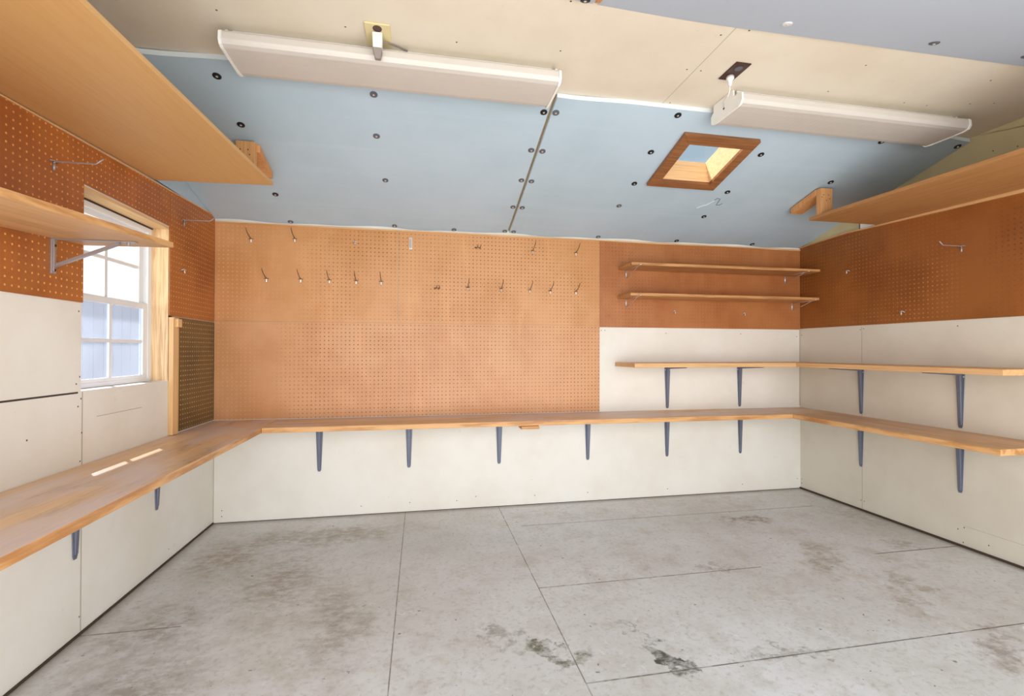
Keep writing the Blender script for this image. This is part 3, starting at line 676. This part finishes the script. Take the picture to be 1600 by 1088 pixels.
HM = {}
for k in ('short', 'long', 'stub', 'double', 'clip'):
    mt = {'short': m_wire_dark, 'long': m_galv, 'stub': m_zinc, 'double': m_wire_dark, 'clip': m_zinc}[k]
    o = hook_mesh(k).build('peg_hook', mt, origin=(0,0,0), smooth=(k != 'clip')); HM[k] = o.data; bpy.data.objects.remove(o)
# the bright plate below each short hook's bend
so = MB().tube([(0,-.2,-.85),(0,-.26,-.15)], .19, 8).build('clip', m_zinc, origin=(0,0,0)); cm = so.data; bpy.data.objects.remove(so)
def hook(kind, loc, rz, label, group):
    o = place(HM[kind], 'peg_hook', None, loc, (0, 0, rz)); tag(o, label, 'hook', group)
    if kind == 'short':
        c_ = bpy.data.objects.new('clip', cm); C.objects.link(c_); c_.parent = o
    return o
G = 'metal hooks on the back pegboard'; yk = yb
hook('short', (8.2, yk, 68.4), 0, 'leftmost hook of the top row on the back pegboard', G)
hook('short', (18.1, yk, 68.9), 0, 'second hook from the left in the top row on the back pegboard', G)
hook('stub', (32.3, yk, 68.7), 0, 'faint stub hook in the back pegboard top row, left of the bright clip', G)
hook('clip', (46.0, yk, 69.0), 0, 'bright metal spring clip in the top row of the back pegboard', G)
hook('double', (63.3, yk, 68.6), 0, 'double-pronged hook in the top row of the back pegboard', G)
hook('short', (78.2, yk, 68.5), 0, 'hook in the top row of the back pegboard, second from its right end', G)
hook('short', (90.4, yk, 68.5), 0, 'rightmost hook of the top row on the back pegboard', G)
names = ['first', 'second', 'third', 'fourth', 'fifth', 'sixth', 'seventh', 'eighth', 'ninth', 'tenth', 'eleventh']
low = [(11.7,58.9),(19.5,59.0),(26.2,59.0),(32.6,59.0),(38.7,59.0),(52.7,57.6),(60.7,58.1),(69.6,58.0),(77.4,57.9),(83.1,57.8),(90.4,57.8)]
for i, (x, z) in enumerate(low):
    hook('double' if i == 5 else 'short', (x, yk, z), 0, f'{names[i]} hook from the left in the lower hook row of the back pegboard', G)
hook('stub', (120.0, yk, 52.9), 0, 'left one of two stub hooks under the small high shelves', G)
hook('stub', (142.5, yk, 52.7), 0, 'right one of two stub hooks under the small high shelves', G)
G2 = 'metal hooks on the left pegboard'
hook('long', (T, 73.6, 66.6), R90, 'long chrome hook on the left pegboard left of the window, above the pine shelf', G2)
hook('long', (T, 109.0, 68.4), R90, 'long chrome hook on the left pegboard near the back corner', G2)
hook('stub', (T, 108.6, 58.0), R90, 'small chrome stub hook on the left pegboard right of the window', G2)
G3 = 'metal hooks on the right pegboard'
hook('long', (W-T, 80.5, 63.9), -R90, 'long hook high on the right wall pegboard', G3)
hook('stub', (W-T, 107.8, 63.2), -R90, 'stub hook on the right wall pegboard nearest the back corner', G3)
hook('stub', (W-T, 93.1, 51.0), -R90, 'stub hook low on the right wall pegboard', G3)

# ------------------------------------------------------------------ light
w = bpy.data.worlds.new('World'); bpy.context.scene.world = w; w.use_nodes = True
nt = w.node_tree; bg = nt.nodes['Background']
tc = nt.nodes.new('ShaderNodeTexCoord'); sx = nt.nodes.new('ShaderNodeSeparateXYZ'); nt.links.new(tc.outputs['Generated'], sx.inputs[0])
cr = nt.nodes.new('ShaderNodeValToRGB'); nt.links.new(sx.outputs[2], cr.inputs[0])
cr.color_ramp.elements[0].position = 0.0; cr.color_ramp.elements[0].color = (1.0, 1.0, 1.0, 1)
cr.color_ramp.elements[1].position = .36; cr.color_ramp.elements[1].color = (.31, .43, .49, 1)
e = cr.color_ramp.elements.new(.24); e.color = (1.0, 1.03, 1.08, 1)
nt.links.new(cr.outputs[0], bg.inputs[0]); bg.inputs[1].default_value = 1.3
def area(name, loc, rot, sx_, sy_, power, colr=(1,1,1)):
    l = bpy.data.lights.new(name, 'AREA'); l.shape = 'RECTANGLE'; l.size = sx_*S; l.size_y = sy_*S; l.energy = power; l.color = colr
    o = bpy.data.objects.new(name, l); C.objects.link(o); o.location = Vector(loc)*S; o.rotation_euler = rot; return o
area('daylight_from_doorway', (75, -30, 42), (math.radians(90), 0, 0), 150, 80, 86, (.97, .98, 1.0))
area('ceiling_fill', (75, 22, 6), (math.radians(180-25), 0, 0), 110, 26, 12, (1.0, .97, .93))  # added fill lamp low down, out of view, brightens the ceiling
wd = area('window_daylight', (-22, 62, 54), (0, 0, 0), 24, 24, 9, (.95, .98, 1.0))
wd.rotation_euler = (Vector((-2, 92, 50)) - Vector((-22, 62, 54))).to_track_quat('-Z', 'Y').to_euler()
sl = bpy.data.lights.new('sun', 'SUN'); sl.energy = 14; sl.angle = math.radians(.6); sl.color = (1, .96, .88)
so = bpy.data.objects.new('sun', sl); C.objects.link(so)
so.rotation_euler = Vector((8.6, -10.4, -20.2)).to_track_quat('-Z', 'Y').to_euler()

# ------------------------------------------------------------------ camera
cam = bpy.data.cameras.new('camera'); co = bpy.data.objects.new('camera', cam); C.objects.link(co)
cam.sensor_width = 36; cam.lens = 36*738.63/1600; cam.clip_start = .02
r = Vector((0.98192727, -0.18924383, 0.0023675)); u = Vector((-0.00356098, -0.00596676, 0.99997586)); f = Vector((0.18922513, 0.981912, 0.00653282))
co.matrix_world = Matrix.Translation(Vector((48.6546, 0, 41.3845))*S) @ Matrix((r, u, -f)).transposed().to_4x4()
bpy.context.scene.camera = co
bpy.context.scene.view_settings.view_transform = 'Standard'
bpy.context.scene.view_settings.look = 'None'
bpy.context.scene.cycles.max_bounces = 10
